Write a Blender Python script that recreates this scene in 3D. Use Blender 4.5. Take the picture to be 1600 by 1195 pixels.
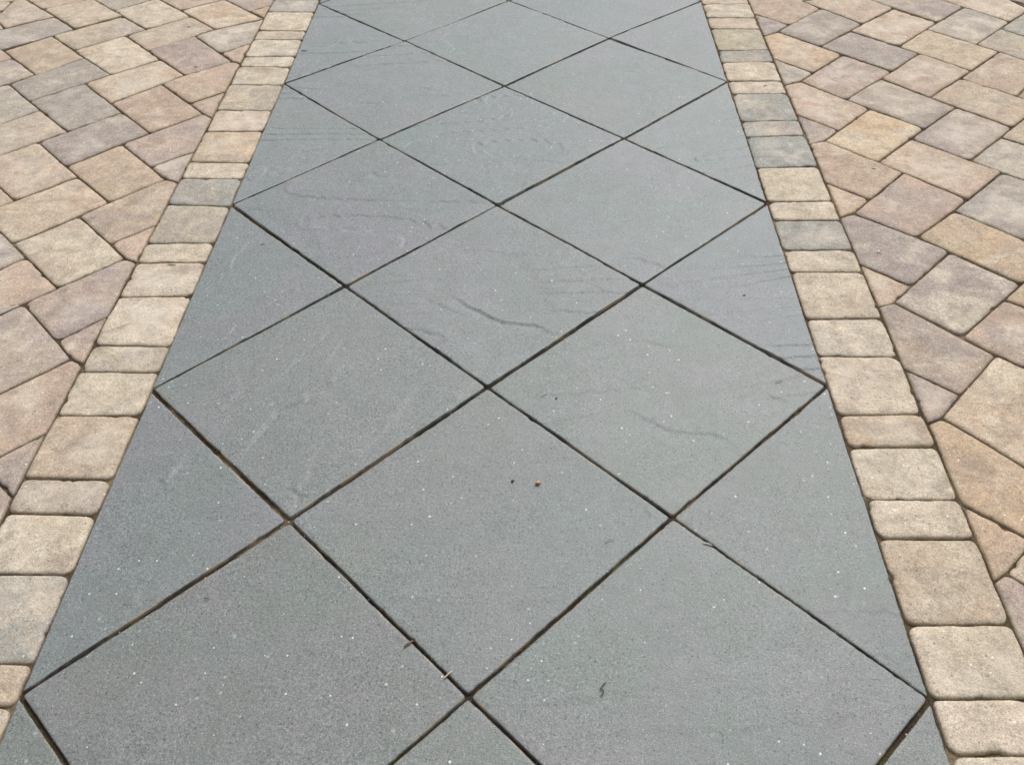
import bpy, math, random
import numpy as np
from math import radians as R

# ------------------------------------------------------------------ camera, light, exposure
for o in list(bpy.data.objects): bpy.data.objects.remove(o)
scn = bpy.context.scene
col = scn.collection
cam = bpy.data.objects.new('camera', bpy.data.cameras.new('camera')); col.objects.link(cam)
cam.location = (0.1312330, -0.9404384, 1.6732361)
cam.rotation_euler = (0.8279937, 0.0203151, 0.0186316)
cam.data.sensor_width = 36.0; cam.data.lens = 36.0 * 1501.0447 / 1600
cam.data.clip_start = 0.05; cam.data.clip_end = 400
scn.camera = cam

SUN_EL, SUN_AZ = 50.0, 22.0          # azimuth clockwise from +Y (ahead of the camera)
world = bpy.data.worlds.new('World'); scn.world = world; world.use_nodes = True
wn, wl = world.node_tree.nodes, world.node_tree.links
wn.clear()
sky = wn.new('ShaderNodeTexSky'); sky.sky_type = 'NISHITA'; sky.sun_disc = False
sky.sun_elevation = R(SUN_EL); sky.sun_rotation = R(SUN_AZ)
sky.air_density = 1.0; sky.dust_density = 5.0; sky.ozone_density = 1.0
bg = wn.new('ShaderNodeBackground'); bg.inputs['Strength'].default_value = 0.135
wo = wn.new('ShaderNodeOutputWorld')
hs = wn.new('ShaderNodeHueSaturation'); hs.inputs['Saturation'].default_value = 0.16   # overcast: a pale, grey sky
wl.new(sky.outputs[0], hs.inputs['Color']); wl.new(hs.outputs[0], bg.inputs['Color']); wl.new(bg.outputs[0], wo.inputs['Surface'])
sun = bpy.data.objects.new('sun', bpy.data.lights.new('sun', 'SUN')); col.objects.link(sun)
sun.data.energy = 0.95; sun.data.angle = R(24); sun.data.color = (1.0, 0.965, 0.91)
sun.rotation_euler = (R(90 - SUN_EL), 0, R(180 - SUN_AZ))
scn.view_settings.view_transform = 'Standard'; scn.view_settings.look = 'None'
scn.view_settings.gamma = 1.0; scn.view_settings.use_curve_mapping = False
scn.view_settings.exposure = 0.35

# measured ground positions, millimetres
FL=[["pb",[[-2314,3134,1],[-2222,3200,1],[-2314,3317,1],[-2374,3243,1]]],["bl",[[-2222,3200,1],[-2044,3326,1],[-2132,3412,0],[-2314,3586,1],[-2314,3518,1],[-2314,3317,1]]],["pb",[[-2132,3412,1],[-1944,3533,1],[-2249,3686,1],[-2314,3586,1]]],["bt",[[-2044,3326,0],[-1900,3181,1],[-1733,3322,1],[-1796,3385,0],[-1944,3533,1],[-2132,3412,1]]],["gb",[[-1796,3385,1],[-1663,3513,1],[-1855,3654,1],[-1944,3533,1]]],["wb",[[-1733,3322,0],[-1579,3171,1],[-1419,3310,1],[-1486,3378,0],[-1640,3535,1],[-1663,3513,0],[-1796,3385,1]]],["gl",[[-2285,3104,0],[-2151,2970,1],[-1978,3115,0],[-1900,3181,1],[-2044,3326,1],[-2222,3200,0],[-2314,3134,1]]],["bl",[[-1824,2956,1],[-1653,3106,0],[-1579,3171,1],[-1733,3322,1],[-1900,3181,0],[-1978,3115,1]]],["tb",[[-2056,2889,0],[-1901,2729,1],[-1753,2884,1],[-1824,2956,0],[-1978,3115,1],[-2129,2966,1]]],["wt",[[-1753,2884,0],[-1590,2721,1],[-1429,2862,1],[-1504,2944,0],[-1653,3106,1],[-1824,2956,1]]],["bt",[[-1504,2944,1],[-1347,3095,0],[-1276,3165,1],[-1419,3310,1],[-1579,3171,0],[-1653,3106,1]]],["pt",[[-2134,2832,1],[-2056,2889,1],[-2129,2966,1],[-2285,3104,1]]],["lb",[[-2033,2603,1],[-1976,2646,0],[-1901,2729,1],[-2056,2889,1],[-2134,2832,0],[-2191,2768,1]]],["gl",[[-1832,2493,1],[-1671,2646,0],[-1590,2721,1],[-1753,2884,1],[-1901,2729,0],[-1976,2646,1]]],["gb",[[-1921,2256,1],[-1762,2419,1],[-1832,2493,0],[-1976,2646,1],[-2022,2613,1],[-2219,2715,1]]],["gl",[[-1762,2419,0],[-1594,2247,1],[-1437,2394,1],[-1508,2470,0],[-1671,2646,1],[-1832,2493,1]]],["tw",[[-1508,2470,1],[-1356,2631,0],[-1285,2709,1],[-1429,2862,1],[-1590,2721,0],[-1671,2646,1]]],["pt",[[-1437,2394,0],[-1281,2228,1],[-1125,2377,1],[-1200,2460,0],[-1356,2631,1],[-1508,2470,1]]],["tp",[[-1200,2460,1],[-1084,2558,1],[-1084,2810,1],[-1123,2833,1],[-1285,2709,1],[-1356,2631,1]]],["tp",[[-1125,2377,0],[-1084,2344,1],[-1084,2558,1],[-1200,2460,1]]],["lp",[[-1429,2862,0],[-1285,2709,1],[-1123,2833,1],[-1189,2911,0],[-1347,3095,1],[-1504,2944,1]]],["pt",[[-1123,2833,0],[-1084,2810,1],[-1084,3005,1],[-1189,2911,1]]],["gb",[[-1189,2911,1],[-1084,3005,1],[-1084,3277,1],[-1276,3165,1],[-1347,3095,1]]],["tw",[[-1419,3310,0],[-1276,3165,1],[-1084,3277,1],[-1166,3358,0],[-1316,3505,1],[-1486,3378,1]]],["pb",[[-1486,3378,1],[-1316,3505,1],[-1542,3661,1],[-1640,3535,1]]],["pl",[[-1166,3358,1],[-1084,3427,1],[-1084,3596,1],[-1222,3631,1],[-1316,3505,1]]],["tb",[[-1084,3277,1],[-1084,3427,1],[-1166,3358,1]]],["bg",[[-1812,2042,1],[-1674,2171,0],[-1594,2247,1],[-1762,2419,1],[-1921,2256,1]]],["lg",[[-1509,1995,1],[-1361,2150,0],[-1281,2228,1],[-1437,2394,1],[-1594,2247,0],[-1674,2171,1]]],["bp",[[-1600,1775,1],[-1439,1924,1],[-1509,1995,0],[-1674,2171,1],[-1812,2042,0],[-1839,2017,1]]],["pb",[[-1664,1698,1],[-1600,1775,1],[-1839,2017,1],[-1857,1833,1]]],["tp",[[-1439,1924,0],[-1277,1761,1],[-1134,1906,1],[-1208,1988,0],[-1361,2150,1],[-1509,1995,1]]],["lp",[[-1208,1988,1],[-1084,2095,1],[-1084,2344,1],[-1125,2377,1],[-1281,2228,0],[-1361,2150,1]]],["lb",[[-1134,1906,1],[-1084,1886,1],[-1084,2095,1],[-1208,1988,1]]],["tl",[[-1197,1521,1],[-1084,1627,1],[-1084,1886,1],[-1134,1906,1],[-1277,1761,0],[-1352,1682,1]]],["tw",[[-1504,1525,1],[-1352,1682,0],[-1277,1761,1],[-1439,1924,1],[-1600,1775,0],[-1678,1701,1]]],["wt",[[-1433,1453,0],[-1278,1295,1],[-1124,1443,1],[-1197,1521,0],[-1352,1682,1],[-1504,1525,1]]],["pt",[[-1124,1443,0],[-1084,1423,1],[-1084,1627,1],[-1197,1521,1]]],["lg",[[-1520,1363,1],[-1433,1453,1],[-1504,1525,0],[-1678,1701,1],[-1723,1583,1]]],["pt",[[-1425,1147,1],[-1351,1223,0],[-1278,1295,1],[-1433,1453,1],[-1528,1353,1]]],["lp",[[-1191,1054,1],[-1084,1163,1],[-1084,1423,1],[-1124,1443,1],[-1278,1295,0],[-1351,1223,1]]],["pl",[[-1124,981,0],[-1084,959,1],[-1084,1163,1],[-1191,1054,1]]],["lb",[[-1306,803,1],[-1124,981,1],[-1191,1054,0],[-1351,1223,1],[-1425,1147,0],[-1510,1057,1]]],["gb",[[-1510,1057,1],[-1351,1223,1],[-1425,1147,1],[-1657,1281,1]]],["pt",[[-1199,593,1],[-1084,703,1],[-1084,959,1],[-1124,981,1],[-1306,803,1]]],["lp",[[-1084,493,1],[-1084,703,1],[-1199,593,1]]],["lp",[[-1205,305,1],[-1084,397,1],[-1084,493,1],[-1199,593,1],[-1364,671,1]]]]
FE=[["bg",[[-2374,3243,1],[-2314,3317,1],[-2314,3518,1],[-2465,3514,1]]],["bg",[[-2314,3518,1],[-2314,3586,1],[-2469,3609,1],[-2465,3514,1]]]]
FR=[["pt",[[1077,3506,1],[1077,3261,1],[1208,3135,1],[1376,3307,1],[1317,3389,0],[1256,3491,1]]],["lg",[[1077,3020,1],[1143,3065,0],[1208,3135,1],[1077,3261,1]]],["gl",[[1288,2909,1],[1448,3066,0],[1514,3130,1],[1376,3307,1],[1208,3135,0],[1143,3065,1]]],["pb",[[1317,3389,1],[1376,3307,0],[1514,3130,1],[1693,3303,1],[1613,3402,0],[1547,3489,1]]],["ot",[[1077,2801,1],[1209,2667,1],[1361,2831,1],[1288,2909,0],[1143,3065,1],[1077,3020,1]]],["gb",[[1077,2561,1],[1144,2595,0],[1209,2667,1],[1077,2801,1]]],["lg",[[1361,2831,0],[1516,2673,1],[1669,2832,1],[1602,2903,0],[1448,3066,1],[1288,2909,1]]],["tw",[[1602,2903,1],[1767,3072,0],[1833,3139,1],[1693,3303,1],[1514,3130,0],[1448,3066,1]]],["lb",[[1613,3402,1],[1693,3303,0],[1833,3139,1],[1996,3301,1],[1921,3393,0],[1797,3558,1]]],["gw",[[1918,2911,1],[2070,3067,0],[2136,3136,1],[1996,3301,1],[1833,3139,0],[1767,3072,1]]],["tw",[[1921,3393,1],[1996,3301,0],[2136,3136,1],[2267,3263,1],[2147,3546,1]]],["tb",[[1669,2832,0],[1821,2670,1],[1986,2838,1],[1918,2911,0],[1767,3072,1],[1602,2903,1]]],["bg",[[1986,2838,0],[2115,2697,1],[2285,2835,1],[2070,3067,1],[1918,2911,1]]],["gu",[[2285,2835,1],[2442,3053,1],[2267,3263,1],[2136,3136,1],[2070,3067,1]]],["tp",[[1914,2447,1],[2115,2697,1],[1986,2838,1],[1821,2670,0],[1756,2606,1]]],["pt",[[1595,2449,1],[1756,2606,0],[1821,2670,1],[1669,2832,1],[1516,2673,0],[1455,2611,1]]],["pl",[[1283,2440,1],[1455,2611,0],[1516,2673,1],[1361,2831,1],[1209,2667,0],[1144,2595,1]]],["tp",[[1077,2324,1],[1201,2202,1],[1352,2366,1],[1283,2440,0],[1144,2595,1],[1077,2561,1]]],["lp",[[1077,2103,1],[1135,2128,0],[1201,2202,1],[1077,2324,1]]],["lb",[[1352,2366,0],[1504,2208,1],[1667,2371,1],[1595,2449,0],[1455,2611,1],[1283,2440,1]]],["ow",[[1281,1978,1],[1437,2139,0],[1504,2208,1],[1352,2366,1],[1201,2202,0],[1135,2128,1]]],["tp",[[1077,1853,1],[1196,1745,1],[1347,1908,1],[1281,1978,0],[1135,2128,1],[1077,2103,1]]],["to",[[1077,1641,1],[1124,1667,0],[1196,1745,1],[1077,1853,1]]],["tp",[[1347,1908,0],[1504,1741,1],[1670,1906,1],[1590,1983,0],[1437,2139,1],[1281,1978,1]]],["lb",[[1590,1983,1],[1746,2141,0],[1816,2213,1],[1667,2371,1],[1504,2208,0],[1437,2139,1]]],["bt",[[1667,2371,0],[1816,2213,1],[1980,2381,1],[1914,2447,0],[1756,2606,1],[1595,2449,1]]],["pl",[[1980,2381,1],[2167,2475,1],[2115,2697,1],[1914,2447,1]]],["bt",[[1882,2026,1],[2106,2246,1],[1980,2381,1],[1816,2213,0],[1746,2141,1]]],["gw",[[1670,1906,0],[1736,1845,1],[1882,2026,1],[1746,2141,1],[1590,1983,1]]],["gl",[[1602,1506,1],[1802,1775,1],[1736,1845,0],[1670,1906,1],[1504,1741,0],[1439,1678,1]]],["pl",[[1284,1530,1],[1439,1678,0],[1504,1741,1],[1347,1908,1],[1196,1745,0],[1124,1667,1]]],["ot",[[1356,1452,0],[1508,1291,1],[1666,1438,1],[1602,1506,0],[1439,1678,1],[1284,1530,1]]],["lg",[[1077,1395,1],[1196,1285,1],[1356,1452,1],[1284,1530,1],[1124,1667,1],[1077,1641,1]]],["to",[[1077,1188,1],[1126,1209,0],[1196,1285,1],[1077,1395,1]]],["lw",[[1265,1057,1],[1434,1221,0],[1508,1291,1],[1356,1452,1],[1196,1285,0],[1126,1209,1]]],["ot",[[1565,1114,1],[1783,1304,1],[1666,1438,1],[1508,1291,0],[1434,1221,1]]],["tl",[[1330,984,0],[1387,931,1],[1565,1114,1],[1434,1221,1],[1265,1057,1]]],["lt",[[1077,931,1],[1190,831,1],[1330,984,1],[1265,1057,0],[1126,1209,1],[1077,1188,1]]],["lp",[[1077,730,1],[1118,751,0],[1190,831,1],[1077,931,1]]],["tw",[[1283,559,1],[1513,812,1],[1387,931,0],[1330,984,1],[1190,831,0],[1118,751,1]]],["ot",[[1077,478,1],[1199,373,1],[1350,481,1],[1283,559,0],[1118,751,1],[1077,730,1]]],["to",[[1077,266,1],[1109,289,0],[1199,373,1],[1077,478,1]]],["tb",[[1201,196,1],[1297,273,1],[1199,373,1],[1109,289,1]]],["lp",[[1077,58,1],[1127,-71,1],[1267,132,1],[1201,196,0],[1109,289,1],[1077,266,1]]]]
BL=[[3482,3482],[3342,3338],[3145,3135],[3049,3042],[2876,2879],[2782,2772],[2621,2613],[2406,2397],[2240,2236],[2021,2010],[1911,1905],[1749,1733],[1525,1524],[1420,1419],[1250,1253],[1037,1031],[928,924],[763,764],[553,549],[448,441],[281,279],[64,65],[-22,-27]]
BR=[[3219,3216],[3101,3096],[2882,2885],[2768,2771],[2603,2600],[2493,2493],[2273,2280],[2158,2168],[1946,1954],[1735,1738],[1630,1626],[1468,1465],[1353,1352],[1137,1141],[982,979],[761,765],[652,654],[491,491],[380,380],[162,163],[1,3],[-107,-108]]
ND={"-2,0":[-868,-4],"0,0":[-3,0],"2,0":[866,0],"-1,1":[-428,426],"1,1":[429,437],"-2,2":[-868,856],"0,2":[1,863],"2,2":[866,865],"-1,3":[-429,1297],"1,3":[432,1296],"-2,4":[-868,1737],"0,4":[0,1725],"2,4":[866,1724],"-1,5":[-434,2162],"1,5":[436,2154],"-2,6":[-868,2621],"0,6":[2,2578],"2,6":[866,2596],"-1,7":[-430,3009],"1,7":[432,3016],"-2,8":[-868,3436],"0,8":[1,3437],"2,8":[866,3407]}
RG=[[1.5,[[-109,1250],[-73,1203],[-34,1176],[0,1149],[29,1127],[80,1119],[122,1115],[149,1098],[172,1075]]],[0.6,[[-201,1246],[-150,1211],[-90,1165],[-47,1153]]],[1.2,[[-116,1480],[-83,1473],[-47,1476],[-11,1470],[25,1454],[76,1449],[136,1446]]],[0.7,[[173,1572],[204,1564],[251,1564],[293,1566],[330,1584],[368,1612],[410,1618]]],[0.8,[[168,1571],[199,1563],[236,1559],[286,1562],[323,1575],[356,1608],[401,1621],[450,1618]]],[0.8,[[491,1584],[517,1597],[560,1592],[595,1581],[632,1573],[673,1565]]],[0.9,[[-177,1985],[-137,2004],[-96,2017],[-55,2037],[0,2050]]],[1.0,[[28,2042],[63,2019],[111,2010],[152,2003],[207,1989],[248,1978]]],[0.7,[[597,2009],[644,2000],[705,1997],[760,2007],[813,2042]]],[0.6,[[731,2253],[774,2258],[814,2236]]],[0.6,[[151,1862],[217,1842],[284,1860]]],[0.7,[[303,1997],[370,1981],[439,1988]]],[1.0,[[-851,2112],[-815,2109],[-783,2129],[-763,2153],[-726,2146],[-692,2130],[-649,2123],[-601,2120]]],[0.9,[[-738,2022],[-720,2051],[-701,2078],[-655,2087],[-622,2102]]],[0.6,[[-871,1909],[-825,1910],[-773,1907]]],[1.0,[[-818,1722],[-782,1712],[-742,1703],[-699,1706]]],[1.0,[[-625,1598],[-597,1590],[-560,1594],[-525,1603]]],[1.2,[[-515,1580],[-485,1590],[-455,1598],[-432,1586]]],[1.0,[[-386,1682],[-358,1681],[-339,1699],[-308,1712],[-279,1695],[-241,1690]]],[0.8,[[-263,1643],[-231,1641],[-200,1655],[-185,1665]]],[0.8,[[-273,1997],[-232,1987],[-180,1987],[-129,1995],[-89,2011],[-38,2033]]],[0.7,[[-435,1944],[-408,1910],[-367,1899]]],[1.2,[[-827,2586],[-792,2579],[-753,2571],[-724,2565],[-693,2580]]],[1.3,[[-570,2443],[-544,2454],[-511,2451],[-479,2450],[-448,2457],[-415,2457]]],[1.4,[[-372,2528],[-350,2546],[-329,2571],[-301,2567],[-271,2549],[-215,2543]]],[1.0,[[-293,2469],[-272,2493],[-245,2503],[-203,2502],[-181,2527]]],[0.8,[[-510,2787],[-481,2784],[-451,2783]]],[0.7,[[-593,2711],[-552,2694],[-505,2660],[-450,2642]]],[0.7,[[-763,2921],[-739,2956],[-712,3016],[-694,3065]]],[1.4,[[-670,782],[-652,812],[-637,837],[-622,860],[-590,880]]],[1.7,[[-588,624],[-571,654],[-558,684],[-549,715],[-536,746],[-522,778],[-494,791],[-467,811],[-452,841],[-430,863],[-403,886],[-396,909],[-357,932]]],[1.3,[[-441,463],[-428,493],[-420,523],[-411,551],[-399,579]]],[0.9,[[-584,879],[-547,902],[-528,941],[-501,997],[-466,1047],[-441,1098],[-400,1120]]],[0.7,[[-431,965],[-412,1013],[-402,1055]]],[0.7,[[-502,535],[-474,560],[-445,579],[-412,611],[-388,670]]],[0.8,[[-728,1065],[-714,1100],[-706,1135]]],[0.8,[[-739,541],[-723,585],[-704,624],[-677,651]]],[0.8,[[-684,698],[-655,719],[-631,747],[-597,797]]],[1.1,[[334,1036],[361,1044],[393,1048],[424,1046],[449,1031],[480,1023],[512,1027],[552,1018]]],[1.4,[[334,779],[367,772],[394,748],[422,731],[444,711],[472,707],[508,697],[551,697],[581,677],[606,654]]],[0.6,[[254,1313],[299,1294],[320,1257]]],[0.7,[[704,846],[724,821],[765,803]]],[0.8,[[-734,502],[-740,537],[-732,574],[-722,604],[-709,642]]],[0.7,[[-714,170],[-706,222],[-704,256],[-687,295]]]]
LAT=[[[[0.9675,3.4879],[0.815,4.0004]],[[0.211,-0.231],[0.331,0.331]]],[[[3.118,1.2533],[3.067,0.9821]],[[0.226,-0.215],[0.325,0.325]]]]
DB={"tan_pebble":[[130,535]],"dark_seed":[[71,542]],"pod":[[-137,104],[-119,119]],"splinter":[[-53,35],[-37,53]],"curl":[[259,30],[254,24],[248,17],[254,12],[252,6],[248,1]],"husk":[[486,363],[506,356]],"stick":[[275,363],[286,369],[296,375]],"curve":[[368,457],[375,448],[381,437]],"needle_pale":[[735,876],[747,878],[758,885]],"chip":[[710,1241],[719,1242]],"bit_l":[[-853,2925],[-827,2918]],"nb":[[-982,1405],[-957,1404]],"nr":[[1036,1457],[1059,1457]],"seed_r":[[995,2549],[1011,2557]],"white":[[763,40],[783,42]],"white2":[[462,-66],[469,-76]],"dk":[[590,-25],[600,-26]],"np1":[[1247,1931],[1260,1927]],"np2":[[-1267,2781],[-1246,2776]],"sl":[[136,822],[152,835]],"br":[[176,821]],"n3":[[-852,1961],[-834,1967]],"n4":[[-723,1509],[-709,1511]],"n5":[[1136,1447],[1154,1438]],"d6":[[-566,216],[-555,215]],"s8":[[819,1656],[829,1648]],"d7":[[-1402,3178],[-1387,3181]]}

XL, XR, XF = -1.084, 1.077, -2.314          # outer edges of the two paver borders, far border on the left
SL, SR = -0.868, 0.866                      # edges of the slab walk
BED = -0.0080
rng = np.random.default_rng(11)

# ------------------------------------------------------------------ materials
def s2l(c): return tuple((x/255/12.92 if x/255 <= .04045 else ((x/255+.055)/1.055)**2.4) for x in c)
K = 0.74
def alb(c): return tuple(K*x for x in s2l(c))
PAL = {k: alb(c) for k, c in dict(w=(220,206,185), b=(203,187,165), t=(203,179,156), o=(209,182,151), p=(199,175,158),
       l=(176,162,156), g=(182,173,163), u=(165,168,163), y=(193,183,158)).items()}

class NT:
    def __init__(s, name, rough=.8, spec=.35):
        s.m = bpy.data.materials.new(name); s.m.use_nodes = True
        s.n, s.l = s.m.node_tree.nodes, s.m.node_tree.links; s.n.clear()
        s.out = s.n.new('ShaderNodeOutputMaterial'); s.b = s.n.new('ShaderNodeBsdfPrincipled')
        s.b.inputs['Roughness'].default_value = rough; s.b.inputs['Specular IOR Level'].default_value = spec
        s.l.new(s.b.outputs[0], s.out.inputs[0])
        tc = s.n.new('ShaderNodeTexCoord'); oi = s.n.new('ShaderNodeObjectInfo'); s.oi = oi
        mul = s.n.new('ShaderNodeVectorMath'); mul.operation = 'SCALE'; mul.inputs[0].default_value = (37.1, 91.7, 0)
        s.l.new(oi.outputs['Random'], mul.inputs['Scale'])
        ad = s.n.new('ShaderNodeVectorMath'); s.l.new(tc.outputs['Object'], ad.inputs[0]); s.l.new(mul.outputs[0], ad.inputs[1])
        s.vec = ad.outputs[0]
    def noise(s, scale, detail=2, rough=.5, dist=0, vec=None, off=0):
        t = s.n.new('ShaderNodeTexNoise'); t.inputs['Scale'].default_value = scale; t.inputs['Detail'].default_value = detail
        t.inputs['Roughness'].default_value = rough; t.inputs['Distortion'].default_value = dist
        v = vec or s.vec
        if off:
            a = s.n.new('ShaderNodeVectorMath'); a.inputs[1].default_value = (off, off*.7, off*.3); s.l.new(v, a.inputs[0]); v = a.outputs[0]
        s.l.new(v, t.inputs['Vector']); return t.outputs['Fac']
    def vor(s, scale, rnd=1.0):
        t = s.n.new('ShaderNodeTexVoronoi'); t.inputs['Scale'].default_value = scale; t.inputs['Randomness'].default_value = rnd
        s.l.new(s.vec, t.inputs['Vector'])
        sp = s.n.new('ShaderNodeSeparateColor'); s.l.new(t.outputs['Color'], sp.inputs[0])
        return t.outputs['Distance'], sp.outputs[0], sp.outputs[1]
    def rng(s, x, a, b, c=0., d=1.):
        t = s.n.new('ShaderNodeMapRange'); t.clamp = True
        s.l.new(x, t.inputs[0]); t.inputs[1].default_value = a; t.inputs[2].default_value = b; t.inputs[3].default_value = c; t.inputs[4].default_value = d
        return t.outputs[0]
    def math(s, op, a, b):
        t = s.n.new('ShaderNodeMath'); t.operation = op
        for i, x in enumerate((a, b)):
            if isinstance(x, (int, float)): t.inputs[i].default_value = x
            else: s.l.new(x, t.inputs[i])
        return t.outputs[0]
    def mix(s, f, a, b, mode='MIX'):
        t = s.n.new('ShaderNodeMix'); t.data_type = 'RGBA'; t.blend_type = mode
        for i, x in ((0, f), (6, a), (7, b)):
            if isinstance(x, (int, float)): t.inputs[i].default_value = x
            elif isinstance(x, tuple): t.inputs[i].default_value = (*x, 1)[:4]
            else: s.l.new(x, t.inputs[i])
        return t.outputs[2]
    def grey(s, f):     # value -> colour for multiplying
        t = s.n.new('ShaderNodeCombineColor')
        for i in range(3): s.l.new(f, t.inputs[i])
        return t.outputs[0]
    def attr(s, name, kind='GEOMETRY'):
        t = s.n.new('ShaderNodeAttribute'); t.attribute_type = kind; t.attribute_name = name; return t
    def bump(s, pairs, dist=.001):
        prev = None
        for h, st, d in pairs:
            b = s.n.new('ShaderNodeBump'); b.inputs['Strength'].default_value = st; b.inputs['Distance'].default_value = d
            s.l.new(h, b.inputs['Height'])
            if prev: s.l.new(prev, b.inputs['Normal'])
            prev = b.outputs[0]
        s.l.new(prev, s.b.inputs['Normal'])
    def done(s, c):
        if isinstance(c, tuple): s.b.inputs['Base Color'].default_value = (*c, 1)
        else: s.l.new(c, s.b.inputs['Base Color'])
        return s.m

alb2 = (.52, .54, .53)
def slab_material():
    t = NT('blue_grey_slab', .5, .45)
    big = t.noise(3.2, 3, .55, .8)
    mid = t.noise(11, 3, .6, .5, off=5)
    c = t.mix(t.rng(big, .35, .65), alb((127,138,136)), alb((137,138,142)))
    c = t.mix(t.rng(mid, .42, .62, 0, .55), c, alb((124,130,129)))
    c = t.mix(t.rng(t.noise(2.1, 2, .5, 0, off=21), .60, .74, 0, .45), c, alb((136,137,127)))         # faint warm stain
    c = t.mix(1., c, t.oi.outputs['Color'], 'MULTIPLY')
    g1 = t.noise(420, 2, .7); g2 = t.noise(150, 3, .65, off=3)
    hue = t.noise(230, 1, .5, off=9)
    c = t.mix(t.rng(hue, .52, .66, 0, .35), c, alb((117,136,130)))
    c = t.mix(t.rng(hue, .48, .34, 0, .30), c, alb((134,128,136)))
    c = t.mix(1., c, t.grey(t.rng(g1, .30, .70, .50, 1.52)), 'MULTIPLY')
    c = t.mix(1., c, t.grey(t.rng(g2, .3, .7, .72, 1.28)), 'MULTIPLY')
    c = t.mix(1., c, t.grey(t.rng(t.noise(34, 3, .6, .5, off=71), .3, .7, .93, 1.07)), 'MULTIPLY')
    d, r1, r2 = t.vor(95); dark = t.math('MULTIPLY', t.rng(d, .26, .16), t.rng(r1, .58, .62))
    c = t.mix(t.math('MULTIPLY', dark, .75), c, (.06, .065, .07))
    d, r1, r2 = t.vor(170); pale = t.math('MULTIPLY', t.rng(d, .30, .20), t.rng(r1, .80, .82))
    c = t.mix(t.math('MULTIPLY', pale, .6), c, (.34, .36, .35))
    d, r1, r2 = t.vor(48)                                                        # white chips, a few mm across
    rad = t.rng(t.math('POWER', r2, 2.), 0, 1, .035, .14); w = t.math('LESS_THAN', d, rad); w = t.math('MULTIPLY', w, t.math('GREATER_THAN', r1, t.rng(t.noise(5, 2, .5, 0, off=41), .35, .65, .76, .30)))
    c = t.mix(w, c, alb2)
    d, r1, r2 = t.vor(26); w2 = t.math('MULTIPLY', t.rng(d, .12, .07), t.rng(r1, .72, .73)); c = t.mix(t.math('MULTIPLY', w2, .55), c, (.36, .42, .40))
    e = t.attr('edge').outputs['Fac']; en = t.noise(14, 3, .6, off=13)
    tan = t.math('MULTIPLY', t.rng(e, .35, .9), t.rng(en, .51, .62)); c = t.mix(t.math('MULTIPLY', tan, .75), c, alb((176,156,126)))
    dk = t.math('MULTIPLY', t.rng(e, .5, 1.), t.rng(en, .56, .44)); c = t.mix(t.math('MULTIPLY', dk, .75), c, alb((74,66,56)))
    t.bump([(t.noise(60, 4, .6, off=2), .5, .0016), (g2, .6, .0008), (g1, .5, .0005)])
    t.l.new(t.rng(g2, .3, .7, .44, .62), t.b.inputs['Roughness'])
    return t.done(c)

def paver_material():
    t = NT('tumbled_paver', .85, .25)
    base = t.oi.outputs['Color']; tint = t.attr('tint', 'OBJECT').outputs['Color']
    n = t.noise(6.5, 4, .55, .9)
    c = t.mix(t.rng(n, .42, .60), base, tint)
    pale = t.rng(t.noise(8, 3, .55, .5, off=8), .54, .72, 0, .60); c = t.mix(pale, c, alb((222,210,192)))
    c = t.mix(t.rng(t.noise(17, 4, .6, .6, off=15), .50, .68, 0, .50), c, alb((158,146,134)))
    c = t.mix(t.rng(t.noise(10, 3, .6, .3, off=31), .58, .70, 0, .35), c, alb((188,181,158)))
    g1 = t.noise(330, 3, .75); g2 = t.noise(110, 3, .65, off=3)
    c = t.mix(t.rng(t.noise(190, 2, .6, off=6), .5, .66, 0, .45), c, alb((220,200,172)))
    c = t.mix(t.rng(t.noise(210, 2, .6, off=26), .54, .68, 0, .35), c, alb((166,160,160)))
    c = t.mix(1., c, t.grey(t.rng(g1, .30, .70, .60, 1.40)), 'MULTIPLY')
    c = t.mix(1., c, t.grey(t.rng(g2, .3, .7, .86, 1.13)), 'MULTIPLY')
    c = t.mix(1., c, t.grey(t.rng(t.noise(52, 3, .7, .4, off=51), .3, .7, .88, 1.11)), 'MULTIPLY')
    core = t.math('MULTIPLY', t.attr('core').outputs['Fac'], t.rng(t.noise(7, 3, .6, 1., off=91), .40, .62))
    core = t.math('MULTIPLY', core, t.rng(t.oi.outputs['Random'], .35, .75, 0, .62)); c = t.mix(core, c, alb((226,214,200)))
    c = t.mix(1., c, t.grey(t.rng(t.noise(16, 3, .6, .8, off=61), .3, .7, .84, 1.14)), 'MULTIPLY')
    d, r1, r2 = t.vor(85); pit = t.math('MULTIPLY', t.rng(d, .28, .12), t.rng(r1, .76, .78)); c = t.mix(t.math('MULTIPLY', pit, .6), c, (.13, .11, .09))
    d, r1, r2 = t.vor(62); chip = t.math('MULTIPLY', t.rng(d, .16, .12), t.rng(r1, .93, .94)); c = t.mix(t.math('MULTIPLY', chip, .8), c, (.78, .76, .72))
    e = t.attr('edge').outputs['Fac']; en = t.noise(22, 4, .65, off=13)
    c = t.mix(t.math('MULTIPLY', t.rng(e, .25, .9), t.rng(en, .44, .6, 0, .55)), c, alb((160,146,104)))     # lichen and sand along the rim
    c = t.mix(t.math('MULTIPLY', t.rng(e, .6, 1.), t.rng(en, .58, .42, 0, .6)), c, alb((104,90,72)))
    t.bump([(t.noise(45, 4, .65, off=2), .9, .0030), (g2, .8, .0014), (g1, .7, .0007)])
    return t.done(c)

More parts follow.
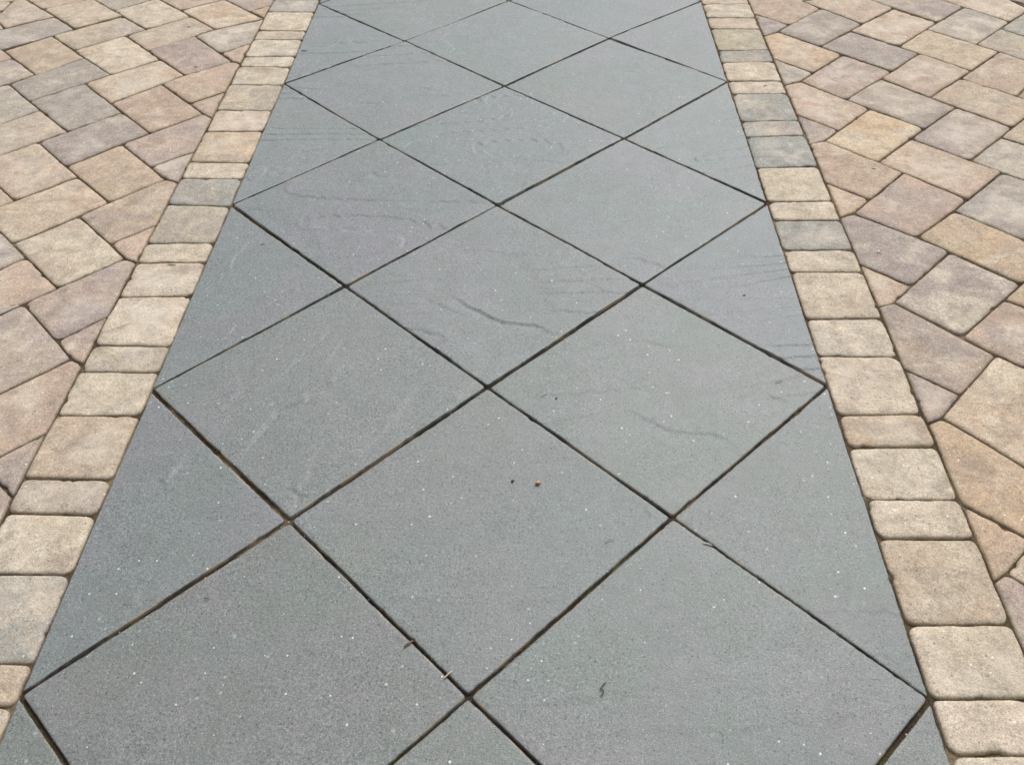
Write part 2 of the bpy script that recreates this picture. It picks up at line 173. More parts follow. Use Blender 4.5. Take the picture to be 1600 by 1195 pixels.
def bed_material(name='joint_sand', a=(104,88,72), b=(82,70,58), sand=(150,132,106), th=.50):
    t = NT(name, .95, .1)
    n = t.noise(9, 4, .6); g = t.noise(420, 3, .75)
    c = t.mix(t.rng(n, .42, .62), alb(a), alb(b))
    c = t.mix(t.rng(t.noise(13, 4, .65, off=7), .52, .66, 0, .8), c, alb((88,88,50)))
    c = t.mix(t.rng(t.noise(6, 4, .65, 0, off=17), th, th+.1, 0, .8), c, alb(sand))
    c = t.mix(1., c, t.grey(t.rng(g, .3, .7, .5, 1.5)), 'MULTIPLY')
    d, r1, r2 = t.vor(140); w = t.math('MULTIPLY', t.rng(d, .3, .2), t.rng(r1, .93, .94)); c = t.mix(w, c, (.5, .48, .44))
    t.bump([(t.noise(120, 3, .6, off=2), 1., .004), (g, .8, .0012)])
    return t.done(c)

def plain(name, c, c2, rough=.6, scale=200):
    t = NT(name, rough, .4); n = t.noise(scale, 3, .6); t.bump([(n, .6, .0006)])
    return t.done(t.mix(t.rng(n, .35, .65), c, c2))

M_slab, M_paver, M_bed = slab_material(), paver_material(), bed_material()
M_bed2 = bed_material('slab_joint_soil', (82,70,60), (62,54,47), (146,126,100), .53)

# ------------------------------------------------------------------ helpers
def mesh_obj(name, verts, faces, mat, parent=None, loc=(0,0,0), edge=None, smooth=True, core=None):
    me = bpy.data.meshes.new(name); me.from_pydata([tuple(map(float, v)) for v in verts], [], faces); me.update()
    if edge is not None:
        a = me.attributes.new('edge', 'FLOAT', 'POINT'); a.data.foreach_set('value', np.asarray(edge, dtype=np.float32))
    if core is not None:
        a = me.attributes.new('core', 'FLOAT', 'POINT'); a.data.foreach_set('value', np.asarray(core, dtype=np.float32))
    me.materials.append(mat)
    if smooth: me.polygons.foreach_set('use_smooth', [True]*len(me.polygons))
    o = bpy.data.objects.new(name, me); o.location = loc; col.objects.link(o)
    if parent: o.parent = parent
    return o
def cross(a, b): return a[0]*b[1]-a[1]*b[0]
def line_x(p, d, q, e):
    k = cross(d, e)
    if abs(k) < 1e-9: return (p+q)/2
    return p + d*(cross(q-p, e)/k)
def inset_poly(P, H):
    """P (n,2) ccw, H per edge inward offsets"""
    n = len(P); out = []
    for i in range(n):
        a, b, c = P[i-1], P[i], P[(i+1) % n]
        d1 = (b-a)/np.linalg.norm(b-a); d2 = (c-b)/np.linalg.norm(c-b)
        n1 = np.array([-d1[1], d1[0]]); n2 = np.array([-d2[1], d2[0]])
        if abs(cross(d1, d2)) < .12: out.append(b + (n1*H[i-1]+n2*H[i])/2)
        else: out.append(line_x(b+n1*H[i-1], d1, b+n2*H[i], d2))
    return np.array(out)
def outline(P, corner, H, rad, wob, step=.0065, rs=None, sharp=None):
    Q = inset_poly(P, H); n = len(Q); pts = []
    for i in range(n):
        a, b, c = Q[i-1], Q[i], Q[(i+1) % n]
        la, lc = np.linalg.norm(b-a), np.linalg.norm(c-b)
        r = rs.uniform(*rad) if corner[i] else rs.uniform(.006, .014)
        if sharp is not None and sharp[i]: r = rs.uniform(.003, .008)
        r1 = min(r*rs.uniform(.75, 1.3), .42*la); r2 = min(r*rs.uniform(.75, 1.3), .42*lc)
        s, e = b+(a-b)/la*r1, b+(c-b)/lc*r2
        m = max(3, int(r/.003))
        for k in range(m+1):
            t = k/m; pts.append((1-t)**2*s + 2*t*(1-t)*b + t*t*e)
        # edge to next corner is filled by resampling below
    pts = np.array(pts); nx = np.roll(pts, -1, 0); L = np.linalg.norm(nx-pts, axis=1); cum = np.r_[0, np.cumsum(L)]
    N = max(24, int(cum[-1]/step)); t = np.linspace(0, cum[-1], N, endpoint=False)
    cl = np.vstack([pts, pts[:1]])
    X = np.column_stack([np.interp(t, cum, cl[:, 0]), np.interp(t, cum, cl[:, 1])])
    T = np.roll(X, -1, 0)-np.roll(X, 1, 0); T /= np.linalg.norm(T, axis=1)[:, None]; Nn = np.column_stack([-T[:, 1], T[:, 0]])
    w = np.zeros(N); ph = t/cum[-1]*2*np.pi
    for k in (3, 5, 8, 13, 21, 34, 47): w += rs.normal()*np.sin(k*ph+rs.uniform(0, 6.28))/k**.45
    w *= wob*.45
    for _ in range(rs.integers(1, 4)):                       # small chips knocked off the rim
        c0 = rs.uniform(0, cum[-1]); dd = np.abs((t-c0+cum[-1]/2) % cum[-1]-cum[-1]/2)
        w += wob*rs.uniform(1.2, 3.2)*np.exp(-(dd/rs.uniform(.004, .010))**2)
    return X + Nn*w[:, None]
def inner(X, h):
    T = np.roll(X, -1, 0)-np.roll(X, 1, 0); T /= np.linalg.norm(T, axis=1)[:, None]
    T = (np.roll(T, 1, 0)+T*2+np.roll(T, -1, 0)); T /= np.linalg.norm(T, axis=1)[:, None]
    return X + np.column_stack([-T[:, 1], T[:, 0]])*h
RIM, SRIM = [], []
def paver(P, corner, parent, code, rad=(.008, .022), wob=.0011, H=None, step=.0065, dz=0.):
    rs = np.random.default_rng(int(rng.integers(1 << 30)))
    P = np.array(P, float); c = P.mean(0); P = P-c
    if H is None: H = [rs.uniform(.0008, .0030) for _ in P]
    sh = [parent.name.startswith('pavement') and min(abs(p[0]+c[0]-XL), abs(p[0]+c[0]-XR)) < .004 for p in P]
    X = outline(P, corner, H, rad, wob, step, rs, sh); N = len(X); cen = X.mean(0)
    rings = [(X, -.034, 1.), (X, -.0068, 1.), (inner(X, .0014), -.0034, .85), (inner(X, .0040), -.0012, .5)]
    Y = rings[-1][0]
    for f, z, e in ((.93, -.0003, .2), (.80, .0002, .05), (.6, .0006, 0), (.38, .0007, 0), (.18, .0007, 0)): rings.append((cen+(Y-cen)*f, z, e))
    V, E, CO = [], [], []
    for k, (r, z, e) in enumerate(rings):
        zz = np.full(N, z)
        if 1 < k: zz = zz + rs.normal(0, .00022, N)
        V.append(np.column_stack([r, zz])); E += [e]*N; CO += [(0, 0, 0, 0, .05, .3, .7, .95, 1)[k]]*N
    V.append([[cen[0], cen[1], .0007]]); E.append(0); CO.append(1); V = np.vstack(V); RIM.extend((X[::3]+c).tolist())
    V[:, 2] += sum(rs.normal()*np.sin(V[:, 0]*rs.uniform(-90, 90)+V[:, 1]*rs.uniform(-90, 90)+rs.uniform(0, 6)) for _ in range(6))*.00028
    ax, ay = rs.normal(0, .0055, 2); V[:, 2] += V[:, 0]*ax + V[:, 1]*ay
    F = []
    for k in range(len(rings)-1):
        for i in range(N):
            j = (i+1) % N; F.append((k*N+i, k*N+j, (k+1)*N+j, (k+1)*N+i))
    ci = len(V)-1; b = (len(rings)-1)*N
    F += [(b+i, b+(i+1) % N, ci) for i in range(N)]
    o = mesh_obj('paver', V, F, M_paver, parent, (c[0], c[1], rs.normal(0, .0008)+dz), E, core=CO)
    f = rs.uniform(.93, 1.07); jit = lambda k: [min(1, f*x*rs.uniform(.985, 1.015)) for x in PAL[k]]
    a, bb = jit(code[0]), jit(code[1]); bb = [.3*p+.7*q for p, q in zip(a, bb)]; o.color = (*a, 1); o['tint'] = [float(x) for x in bb]
    return o
def bed(name, x0, x1, y0, y1, z=BED, mat=None):
    o = mesh_obj(name, [(x0, y0, z), (x1, y0, z), (x1, y1, z), (x0, y1, z)], [(0, 1, 2, 3)], mat or M_bed, smooth=False)
    o['kind'] = 'structure'; return o

# ------------------------------------------------------------------ setting: sheets
Y0, Y1 = -1.75, 5.25
path = bed('path', SL, SR, Y0, Y1, -.009, M_bed2)
border_l = bed('paver_border', XL, SL, Y0, Y1); border_r = bed('paver_border', SR, XR, Y0, Y1)
pave_l = bed('pavement', XF, XL, Y0, Y1); pave_r = bed('pavement', XR, -XF, Y0, Y1)
border_o = bed('paver_border', XF-.216, XF, Y0, Y1); border_q = bed('paver_border', -XF, -XF+.216, Y0, Y1)
t = NT('lawn_soil', .95, .1)
M_soil = t.done(t.mix(t.rng(t.noise(3, 4, .6), .4, .6), (.045, .05, .02), (.03, .028, .015)))
G = 120
ground = mesh_obj('ground', [(-G, -G, -.036), (G, -G, -.036), (G, G, -.036), (-G, G, -.036)], [(0, 1, 2, 3)], M_soil, smooth=False); ground['kind'] = 'structure'

# ------------------------------------------------------------------ slabs
nd = {tuple(map(int, k.split(','))): np.array(v)/1000 for k, v in ND.items()}
DR = .8621/2
for r in range(-4, 13):
    for c in (-2, -1, 0, 1, 2):
        if (c+r) % 2 == 0 and (c, r) not in nd: nd[(c, r)] = np.array([{-2: SL, 2: SR}.get(c, c*.431), r*.4303])
for (c, r), p in nd.items():
    if c == -2: p[0] = SL
    if c == 2: p[0] = SR
JW = {}      # joint widths in mm at (first node, second node)
def jw(a, b, wa, wb=None): JW[(a, b)] = (wa, wb or wa); JW[(b, a)] = (wb or wa, wa)
jw((-2,0),(-1,1),8,13); jw((-2,0),(-1,-1),9); jw((0,0),(1,1),8.5); jw((0,0),(-1,1),6.5,7.5); jw((1,1),(2,0),7,6); jw((0,2),(1,1),6.5,8)
jw((1,1),(2,2),7,8); jw((-1,1),(0,2),11,9); jw((-2,2),(-1,1),12,12); jw((-2,2),(-1,3),2.2,8); jw((-1,3),(0,2),7,7.5); jw((0,2),(1,3),12,9)
jw((1,3),(2,2),8,9); jw((-2,4),(-1,3),13,11); jw((-1,3),(0,4),12,2); jw((0,4),(1,3),7.5,9); jw((1,3),(2,4),6,7); jw((-2,4),(-1,5),5,6)
jw((-1,5),(0,4),6,9); jw((0,4),(1,5),11,8); jw((1,5),(2,4),9,14); jw((-2,6),(-1,5),7,7); jw((-1,5),(0,6),9,5); jw((0,6),(1,5),6,10)
jw((1,5),(2,6),8,10); jw((-2,6),(-1,7),11,9); jw((-1,7),(0,6),2.5,9); jw((0,6),(1,7),10,8); jw((1,7),(2,6),8,3); jw((-1,7),(-2,8),3,9)
jw((-1,7),(0,8),9,7); jw((1,7),(0,8),2.5,7); jw((1,7),(2,8),8,9); jw((0,0),(1,-1),7); jw((0,0),(-1,-1),7); jw((2,0),(1,-1),10)
RID = [(A, np.array(p)/1000) for A, p in RG]
def ridge_height(XY, slab_poly):
    h = np.zeros(len(XY)); lo, hi = XY.min(0), XY.max(0)
    for A, L in RID:
        m = L.mean(0); e = np.abs(L[-1]-L[0]); A = A*(1.5 if e[1] > .5*e[0] else .78)
        if not ((m > lo).all() and (m < hi).all()): continue
        # denser, slightly ragged line
        s = np.r_[0, np.cumsum(np.linalg.norm(np.diff(L, axis=0), axis=1))]; q = np.linspace(0, s[-1], max(8, int(s[-1]/.012)))
        Q = np.column_stack([np.interp(q, s, L[:, 0]), np.interp(q, s, L[:, 1])]); Q += rng.normal(0, .0016, Q.shape)
        sel = ((XY > Q.min(0)-.08) & (XY < Q.max(0)+.08)).all(1)
        if not sel.any(): continue
        X = XY[sel]; best = np.full(len(X), 9.); sd = np.zeros(len(X)); al = np.zeros(len(X))
        for i in range(len(Q)-1):
            a, d = Q[i], Q[i+1]-Q[i]; LL = d@d; t = np.clip(((X-a)@d)/LL, 0, 1); v = X-(a+t[:, None]*d)
            ds = np.linalg.norm(v, axis=1); up = np.array([-d[1], d[0]]); 
            if up[1] < 0: up = -up
            b = ds < best; best[b] = ds[b]; sd[b] = np.sign(v[b]@up)*ds[b]; al[b] = (q[i]+t[b]*(q[i+1]-q[i]))/s[-1]
        taper = np.clip(np.minimum(al, 1-al)*5, 0, 1)
        far = np.clip(1-best/.05, 0, 1)
        h[sel] += A*.0012*np.tanh(sd/.0036)*np.exp(-np.abs(sd)/.034)*(.25+.75*taper)*far*(taper > 0)
    return h
def cleft(XY, seed, ang, amp):
    """layered riven surface: a smooth stretched field cut into low terraces with ragged, fading lips"""
    rs = np.random.default_rng(seed); ca, sa = math.cos(ang), math.sin(ang)
    x = XY[:, 0]*ca+XY[:, 1]*sa; y = -XY[:, 0]*sa+XY[:, 1]*ca
    f = y*2.2; m = 0*x
    for k in range(22):
        q = rs.uniform(4, 17); th = rs.normal(0, .32); f = f + rs.normal()*1.1/q*np.sin(q*(y*math.cos(th)*1.3+x*math.sin(th)*.75)+rs.uniform(0, 6.28))
    for k in range(8):
        q = rs.uniform(4, 16); th = rs.uniform(0, 3.14); m = m + np.sin(q*(x*math.cos(th)+y*math.sin(th))+rs.uniform(0, 6.28))
    rag = sum(rs.normal()*.006*np.sin(q*x+rs.uniform(0, 6.28)) for q in rs.uniform(40, 160, 8))
    g = (f+rag)*rs.uniform(1.5, 2.4); fr = g-np.floor(g)
    lip = np.clip(fr/.05, 0, 1); lip = lip*lip*(3-2*lip)
    mask = np.clip(m/2.0+.3, 0, 1)
    return amp*mask*(lip-fr)*.0021
def slab(Q, W, fine, amp=0., ang=0., tone=(1, 1, 1)):
    """Q four corners ccw (a half slab has a straight fourth corner), W eight widths (start, end per edge)"""
    rs = np.random.default_rng(int(rng.integers(1 << 30)))
    Q = np.array(Q); n = 4; L = []
    for i in range(4):
        a, b = Q[i], Q[(i+1) % 4]; d = (b-a)/np.linalg.norm(b-a); nn = np.array([-d[1], d[0]])
        p0, p1 = a+nn*W[i][0]/2000, b+nn*W[i][1]/2000; L.append((p0, p1-p0))
    C = np.array([(L[i-1][0]+L[i-1][1]) if abs(cross(L[i-1][1], L[i][1]))/np.linalg.norm(L[i-1][1])/np.linalg.norm(L[i][1]) < .1 else line_x(*L[i-1], *L[i]) for i in range(4)])
    m = 126 if fine else 16
    inn = np.linspace(0, 1, m+1)[1:-1]; tt = np.r_[0, .0022, .0055, inn[1:-1], 1-.0055, 1-.0022, 1]; k = len(tt)
    u, v = np.meshgrid(tt, tt, indexing='ij'); u, v = u.ravel(), v.ravel()
    XY = ((1-u)*(1-v))[:, None]*C[0] + (u*(1-v))[:, None]*C[1] + (u*v)[:, None]*C[2] + ((1-u)*v)[:, None]*C[3]
    z = np.zeros(len(XY)); ed = np.zeros(len(XY))
    for i, (dist, s) in enumerate(((v, u), (1-u, v), (1-v, 1-u), (u, 1-v))):
        d = C[(i+1) % 4]-C[i]; Ln = np.linalg.norm(d); nn = np.array([-d[1], d[0]])/Ln
        opp = np.linalg.norm(C[(i+2) % 4]-C[(i+1) % 4]); dm = dist*opp; sm = s*Ln
        w = sum(rs.normal()*np.sin(sm*f+rs.uniform(0, 6))*a for f, a in ((9, .0004), (23, .0003), (60, .0002), (140, .00018), (300, .00013), (520, .0001)))
        for _ in range(3): w = w + rs.uniform(.0005, .002)*np.exp(-((sm-rs.uniform(0, Ln))/rs.uniform(.004, .012))**2)
        w = w + .0022*(np.exp(-sm/.004)+np.exp(-(Ln-sm)/.004))
        XY = XY + nn*(w*np.exp(-dm/.012))[:, None]
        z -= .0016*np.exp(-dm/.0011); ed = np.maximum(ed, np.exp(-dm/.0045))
    c0 = C.mean(0)
    und = sum(rs.normal()*np.sin(XY[:, 0]*rs.uniform(-14, 14)+XY[:, 1]*rs.uniform(-14, 14)+rs.uniform(0, 6)) for _ in range(7))*.00032
    z += und
    if fine: z += ridge_height(XY, C) + cleft(XY, int(rs.integers(1 << 30)), ang, amp)
    ax, ay = rs.normal(0, .0012, 2); X = XY-c0; z += X[:, 0]*ax+X[:, 1]*ay
    V = np.column_stack([X, z]); idx = np.arange(k*k).reshape(k, k)
    F = np.stack([idx[:-1, :-1], idx[1:, :-1], idx[1:, 1:], idx[:-1, 1:]], -1).reshape(-1, 4).tolist()
    per = np.r_[idx[:-1, 0], idx[-1, :-1], idx[:0:-1, -1], idx[0, :0:-1]]
    SRIM.extend((V[per[::2], :2]+c0).tolist())
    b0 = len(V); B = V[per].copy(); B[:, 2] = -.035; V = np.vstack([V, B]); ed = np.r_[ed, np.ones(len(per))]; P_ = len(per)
    F += [(int(per[(i+1) % P_]), int(per[i]), b0+i, b0+(i+1) % P_) for i in range(P_)]
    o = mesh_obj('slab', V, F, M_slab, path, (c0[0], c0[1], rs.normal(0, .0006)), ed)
    f = rs.uniform(.96, 1.04); o.color = (*[f*x*rs.uniform(.985, 1.015) for x in tone], 1)
    return o
for r in range(-3, 12):
    for c in (-2, -1, 0, 1, 2):
        if (c+r) % 2 == 0: continue
        ks = [(c, r-1), (c+1, r), (c, r+1), (c-1, r)]
        w = lambda a, b: JW.get((a, b), (7.5, 7.5))
        fine = -1 <= r <= 8
        tone = (.955, .935, .89) if r <= 0 else (.985, .955, .965) if (c, r) in ((-2, 1), (-2, 3)) else (.985, .975, .945) if r <= 2 else (.985, 1.0, 1.0)
        amp = {-1: .25, 0: .25, 1: .35, 2: .85}.get(r, 1.1) if fine else 0.; ang = {(-2, 1): 1.0, (-1, 2): .8, (-2, 3): .9, (-1, 0): .5}.get((c, r), rng.normal(.05, .12))
        if c == -2:
            t_, i_, b_ = nd[(-2, r+1)], nd[(-1, r)], nd[(-2, r-1)]
            slab([b_, i_, t_, (t_+b_)/2], [w(ks[0], ks[1]), w(ks[1], ks[2]), (5.5, 5.5), (5.5, 5.5)], fine, amp, ang, tone)
        elif c == 2:
            t_, i_, b_ = nd[(2, r+1)], nd[(1, r)], nd[(2, r-1)]
            slab([t_, i_, b_, (t_+b_)/2], [w(ks[2], ks[3]), w(ks[3], ks[0]), (5.5, 5.5), (5.5, 5.5)], fine, amp, ang, tone)
        else:
            slab([nd[k] for k in ks], [w(ks[i], ks[(i+1) % 4]) for i in range(4)], fine, amp, ang, tone)

# ------------------------------------------------------------------ borders of single pavers
def border(parent, x0, x1, ys, codes, inner_side):
    ys = list(ys); codes = list(codes)
    LEN = (.11, .155, .215)
    while ys[0][0] < Y1*1000-60:
        s = int(1000*random.choice(LEN)); ys.insert(0, (ys[0][0]+s, ys[0][1]+s)); codes.insert(0, random.choice(['wb', 'bg', 'bt', 'ug']))
    while ys[-1][0] > Y0*1000+60:
        s = int(1000*random.choice(LEN)); ys.append((ys[-1][0]-s, ys[-1][1]-s)); codes.append(random.choice(['wb', 'bg', 'bt', 'ug']))
    for i in range(len(ys)-1):
        a, b = ys[i], ys[i+1]
        P = [(x0, b[0]/1000), (x1, b[1]/1000), (x1, a[1]/1000), (x0, a[0]/1000)]
        H = [random.uniform(.0006, .0022), random.uniform(.0015, .0032), random.uniform(.0006, .0022), random.uniform(.0015, .0032)]
        paver(P, [1]*4, parent, codes[i] if i < len(codes) else 'wb', rad=(.013, .030), wob=.0019, H=H)
random.seed(5)
border(border_l, XL, SL, BL, 'gu wb bg wg wb wb bg wp bo wb ug gy wb wp wb bl wb bt bl wb uw bt'.split(), 1)
border(border_r, SR, XR, BR, 'bp yg ub wb wb ug gu uu wb wb ug wb bw wg wb bo wb wb bt wb wb'.split(), 0)
border(border_o, XF-.21, XF, [(3514, 3514)], [], 0)
border(border_q, -XF, -XF+.21, [(3514, 3514)], [], 0)

# ------------------------------------------------------------------ herringbone fields
def inside(p, Q):
    r = False; j = len(Q)-1
    for i in range(len(Q)):
        if (Q[i][1] > p[1]) != (Q[j][1] > p[1]) and p[0] < (Q[j][0]-Q[i][0])*(p[1]-Q[i][1])/(Q[j][1]-Q[i][1])+Q[i][0]: r = not r
        j = i
    return r
def clip(P, ax, v, keep_less):
    out = []; n = len(P)
    for i in range(n):
        a, b = P[i], P[(i+1) % n]; fa = (a[ax] <= v) == keep_less; fb = (b[ax] <= v) == keep_less
        if fa: out.append(a)
        if fa != fb:
            t = (v-a[ax])/(b[ax]-a[ax]); out.append((a[0]+t*(b[0]-a[0]), a[1]+t*(b[1]-a[1])))
    return out
def area(P): return abs(sum(P[i][0]*P[(i+1) % len(P)][1]-P[(i+1) % len(P)][0]*P[i][1] for i in range(len(P))))/2
def field(parent, data, x0, x1, lat):
    Qs = []
    for code, pts in data:
        P = [(a/1000, b/1000) for a, b, c in pts]; Qs.append(P)
        paver(P, [c for a, b, c in pts], parent, code, rad=(.009, .030), wob=.0017)
    (offs, B) = lat; B = np.array(B); s = math.sqrt(.5)
    for o, (hu, hv) in zip(offs, ((.1585, .1065), (.1065, .1585))):
        for i in range(-60, 60):
            for j in range(-60, 60):
                m = np.array(o)+i*B[0]+j*B[1]; cx, cy = (m[0]-m[1])*s, (m[0]+m[1])*s
                if not (x0-.25 < cx < x1+.25 and Y0+.1 < cy < Y1-.1): continue
                P = [((m[0]+a*hu-m[1]-b*hv)*s, (m[0]+a*hu+m[1]+b*hv)*s) for a, b in ((-1, -1), (1, -1), (1, 1), (-1, 1))]
                P = clip(clip(P, 0, x0, False), 0, x1, True)
                if len(P) < 3 or area(P) < .0025: continue
                q = np.mean(P, 0); S = [q+(np.array(p)-q)*f for p in P for f in (.85, .45)]+[q]
                if sum(any(inside(x, Q) for Q in Qs) for x in S) > .2*len(S): continue
                P = [P[k] for k in range(len(P)) if math.dist(P[k], P[k-1]) > .012]
                paver(P, [1]*len(P), parent, random.choice(['pt', 'bt', 'lp', 'gl', 'tw', 'ot', 'lb']), step=.012, dz=-.0015)
field(pave_l, FL, XF, XL, LAT[0])
field(pave_r, FR, XR, -XF, LAT[1])

# ------------------------------------------------------------------ small litter lying on the stones
def tube(pts, radii, n=6):
    pts = np.array(pts, float); V, F = [], []
    for i, p in enumerate(pts):
        d = pts[min(i+1, len(pts)-1)]-pts[max(i-1, 0)]; d /= np.linalg.norm(d); a = np.cross(d, (0, 0, 1)); a /= np.linalg.norm(a); b = np.cross(a, d)
        for k in range(n):
            t = 2*math.pi*k/n; V.append(p+radii[i]*(math.cos(t)*a+math.sin(t)*b))
    for i in range(len(pts)-1):
        for k in range(n): F.append((i*n+k, i*n+(k+1) % n, (i+1)*n+(k+1) % n, (i+1)*n+k))
    F.append(tuple(range(n))[::-1]); F.append(tuple((len(pts)-1)*n+k for k in range(n)))
    return V, F
def tag(o, label, cat, group=None):
    o['label'] = label; o['category'] = cat
    if group: o['group'] = group
    return o
def needle(name, key, r, mat, label, cat, bend=.0, lift=.0006, sub=7, group=None, flat=1.):
    P = np.array(DB[key])/1000; s = np.r_[0, np.cumsum(np.linalg.norm(np.diff(P, axis=0), axis=1))]; q = np.linspace(0, s[-1], max(sub, len(P)*3))
    X = np.column_stack([np.interp(q, s, P[:, 0]), np.interp(q, s, P[:, 1])]); d = (P[-1]-P[0]); nn = np.array([-d[1], d[0]])
    t = q/s[-1]; X = X+nn*(bend*np.sin(math.pi*t))[:, None]
    Z = r*flat*.8+.0012+lift*np.sin(math.pi*t)
    r = r*.8; rad = r*(.35+.65*np.sin(math.pi*np.clip(t*.92+.05, 0, 1))**.6); c = X.mean(0)
    rad = rad*.85; V, F = tube(np.column_stack([X-c, Z*0]), rad); V = np.array(V); V[:, 2] *= flat; V[:, 2] += np.repeat(Z, 6)
    return tag(mesh_obj(name, V, F, mat, None, (c[0], c[1], 0)), label, cat, group)
def pebble(name, key, size, mat, label, cat, ang=0.):
    import bmesh
    bm = bmesh.new(); bmesh.ops.create_icosphere(bm, subdivisions=3, radius=1); rs = np.random.default_rng(len(key))
    f = rs.normal(size=(4, 3))
    for v in bm.verts:
        n = 1+sum(.07*math.sin(2.2*(f[k]@np.array(v.co))+k) for k in range(4)); v.co *= n
        v.co = (v.co.x*size[0], v.co.y*size[1], v.co.z*size[2]+size[2]*.92)
    me = bpy.data.meshes.new(name); bm.to_mesh(me); bm.free(); me.materials.append(mat); me.polygons.foreach_set('use_smooth', [True]*len(me.polygons))
    o = bpy.data.objects.new(name, me); p = DB[key][0]; o.location = (p[0]/1000, p[1]/1000, .0008); o.rotation_euler.z = ang; col.objects.link(o)
    return tag(o, label, cat)
m_tan = plain('tan_stone', (.36, .22, .09), (.46, .32, .15), .45); m_dk = plain('dark_husk', (.035, .028, .02), (.07, .05, .035))
m_brown = plain('brown_pod', (.13, .065, .035), (.2, .11, .06)); m_straw = plain('straw', (.55, .44, .28), (.65, .55, .38), .6, 90)
m_pale = plain('pale_stem', (.34, .30, .25), (.46, .42, .36), .8); m_twig = plain('red_brown_twig', (.05, .018, .02), (.09, .03, .03)); m_grey = plain('grey_twig', (.16, .14, .12), (.25, .22, .18))
pebble('pebble', 'tan_pebble', (.0062, .0046, .0040), m_tan, 'rounded tan pebble lying in the middle of a grey slab', 'pebble', .3)
pebble('seed', 'dark_seed', (.0038, .0028, .0022), m_dk, 'small dark seed beside the tan pebble on the grey slab', 'seed', .8)
pebble('seed', 'br', (.0030, .0022, .0018), m_brown, 'tiny brown seed beside a pale brown sliver on the middle slab', 'seed', .2)
needle('seed_pod', 'pod', .0032, m_brown, 'reddish brown pointed seed pod touching the slab joint near the bottom', 'seed pod', .05, flat=.6)
needle('straw_splinter', 'splinter', .0021, m_straw, 'pale straw coloured splinter lying across the joint near the bottom', 'splinter', 0, lift=.001)
needle('twig', 'curl', .0017, m_twig, 'dark red zigzag twig lying on the near grey slab', 'twig', 0, sub=16)
needle('seed_husk', 'husk', .0030, m_pale, 'pale grey brown husk beside the joint on the right', 'husk', .12, flat=.5)
needle('twig', 'stick', .0011, m_grey, 'thin grey twig in the middle of the slab left of the pale husk', 'twig', .1)
needle('twig', 'curve', .0009, m_grey, 'thin curved grey twig just left of the right hand slab crossing', 'twig', .15)
needle('leaf_sliver', 'needle_pale', .0016, m_grey, 'pale brown sliver near the pointed right end of a grey slab', 'sliver', .1)
needle('seed', 'chip', .0022, m_dk, 'small dark seed on the grey half slab at the right edge', 'seed', .05, flat=.7)
needle('needle', 'bit_l', .0022, m_dk, 'short dark needle on the upper left grey half slab', 'needle', -.1)
needle('needle', 'nb', .0017, m_dk, 'dark needle at the top of a beige paver in the left border', 'needle', -.06)
needle('needle', 'nr', .0015, m_dk, 'dark straight needle on a short beige paver in the right border', 'needle', .02)
needle('seed', 'seed_r', .0028, m_dk, 'dark seed on a narrow pale paver high in the right border', 'seed', .1, flat=.6)
needle('grass_stem', 'white', .0006, m_pale, 'fine whitish straight stem near the lower right slab joint', 'stem', .01)
needle('grass_stem', 'white2', .0011, m_pale, 'short whitish stem at the bottom of the near slab', 'stem', .08)
needle('needle', 'np1', .0014, m_dk, 'tiny dark needle on a tan paver of the right field', 'needle', .05)
needle('needle', 'np2', .0020, m_dk, 'dark needle on a pinkish grey paver of the upper left field', 'needle', -.15)
needle('needle', 'd7', .0018, m_dk, 'short dark needle on the pinkish brown paver at the top left', 'needle', .1)
needle('leaf_sliver', 'sl', .0010, m_brown, 'thin brown sliver beside a tiny brown seed on the middle slab', 'sliver', .06)
needle('needle', 'n3', .0013, m_dk, 'dark needle on the left half slab close to the border pavers', 'needle', .08)
needle('needle', 'n4', .0013, m_dk, 'dark needle on the large left half slab below the wide joint', 'needle', -.06)
needle('needle', 'n5', .0011, m_dk, 'fine dark needle on the grey lilac paver beside the right border', 'needle', .1)
needle('needle', 'd6', .0014, m_dk, 'tiny dark needle on the big slab at the lower left', 'needle', .1)

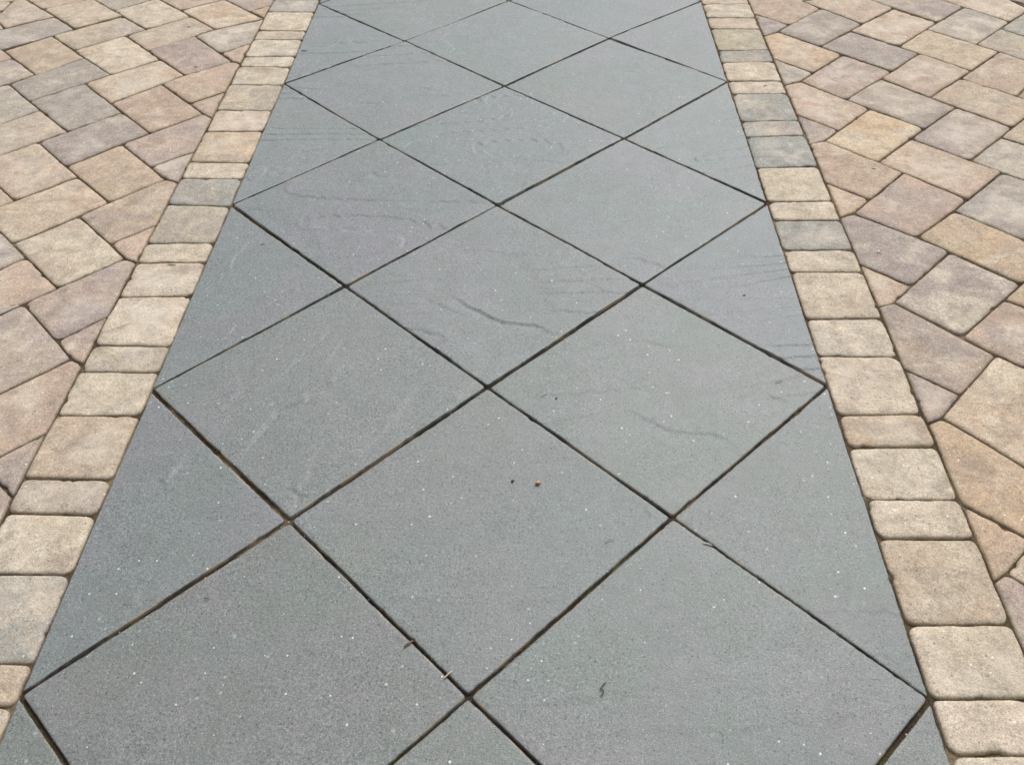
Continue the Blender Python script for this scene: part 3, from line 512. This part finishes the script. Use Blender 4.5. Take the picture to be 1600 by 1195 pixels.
# ------------------------------------------------------------------ loose grit gathered along the joints
def grit(mat, src, n, lo, hi, spread, seed):
    rs = np.random.default_rng(seed); S = np.array(src); S = S[(S[:, 1] < 4.2) & (np.abs(S[:, 0]) < 2.5)]
    P = S[rs.integers(0, len(S), n)]+rs.normal(0, spread, (n, 2))*rs.uniform(.2, 2.2, (n, 1)); r = rs.uniform(lo, hi, n)*rs.uniform(.5, 1, n)
    O = np.array([(1, 0, 0), (0, 1, 0), (-1, 0, 0), (0, -1, 0), (0, 0, 1), (0, 0, -1)], float)
    V = O[None]*r[:, None, None]*rs.uniform(.6, 1.3, (n, 6, 1)); V[:, :, 2] *= .7; a = rs.uniform(0, 6.28, n); ca, sa = np.cos(a)[:, None], np.sin(a)[:, None]
    V = np.stack([V[:, :, 0]*ca-V[:, :, 1]*sa+P[:, :1], V[:, :, 0]*sa+V[:, :, 1]*ca+P[:, 1:], V[:, :, 2]+.0006], -1)
    F = []
    for i in range(n):
        b = i*6
        for k in range(4): F += [(b+k, b+(k+1) % 4, b+4), (b+(k+1) % 4, b+k, b+5)]
    o = mesh_obj('grit', V.reshape(-1, 3), F, mat, smooth=False); o['kind'] = 'stuff'
grit(plain('brown_grit', (.10, .08, .06), (.17, .14, .10), .9), RIM, 2600, .0008, .0019, .0035, 1)
grit(plain('sand_grit', (.33, .28, .21), (.45, .40, .32), .9), RIM, 900, .0006, .0015, .0045, 2)
grit(plain('dark_soil_grit', (.07, .06, .05), (.12, .10, .08), .9), SRIM, 500, .0006, .0016, .0035, 4)
grit(plain('pale_grit', (.40, .36, .29), (.52, .48, .41), .9), SRIM, 450, .0005, .0013, .0035, 5)

# ------------------------------------------------------------------ lawn either side, outside the paving
t = NT('grass_blade', .6, .3); M_grass = t.done(t.mix(t.rng(t.noise(6, 3, .6), .35, .65), (.045, .085, .02), (.08, .11, .03)))
def lawn(x0, x1):
    n = 26000; rs = np.random.default_rng(3); b = np.column_stack([rs.uniform(x0, x1, n), rs.uniform(Y0, Y1, n)])
    a = rs.uniform(0, 6.28, n); w = rs.uniform(.0015, .003, n); h = rs.uniform(.02, .045, n); l = rs.normal(0, .012, (n, 2))
    d = np.column_stack([np.cos(a), np.sin(a)])*w[:, None]
    V = np.empty((n, 3, 3)); V[:, 0, :2] = b-d; V[:, 1, :2] = b+d; V[:, 2, :2] = b+l; V[:, :2, 2] = -.036; V[:, 2, 2] = -.036+h
    o = mesh_obj('grass', V.reshape(-1, 3), [(3*i, 3*i+1, 3*i+2) for i in range(n)], M_grass, smooth=False); o['kind'] = 'stuff'
lawn(XF-1.6, XF-.22); lawn(-XF+.22, -XF+1.6)
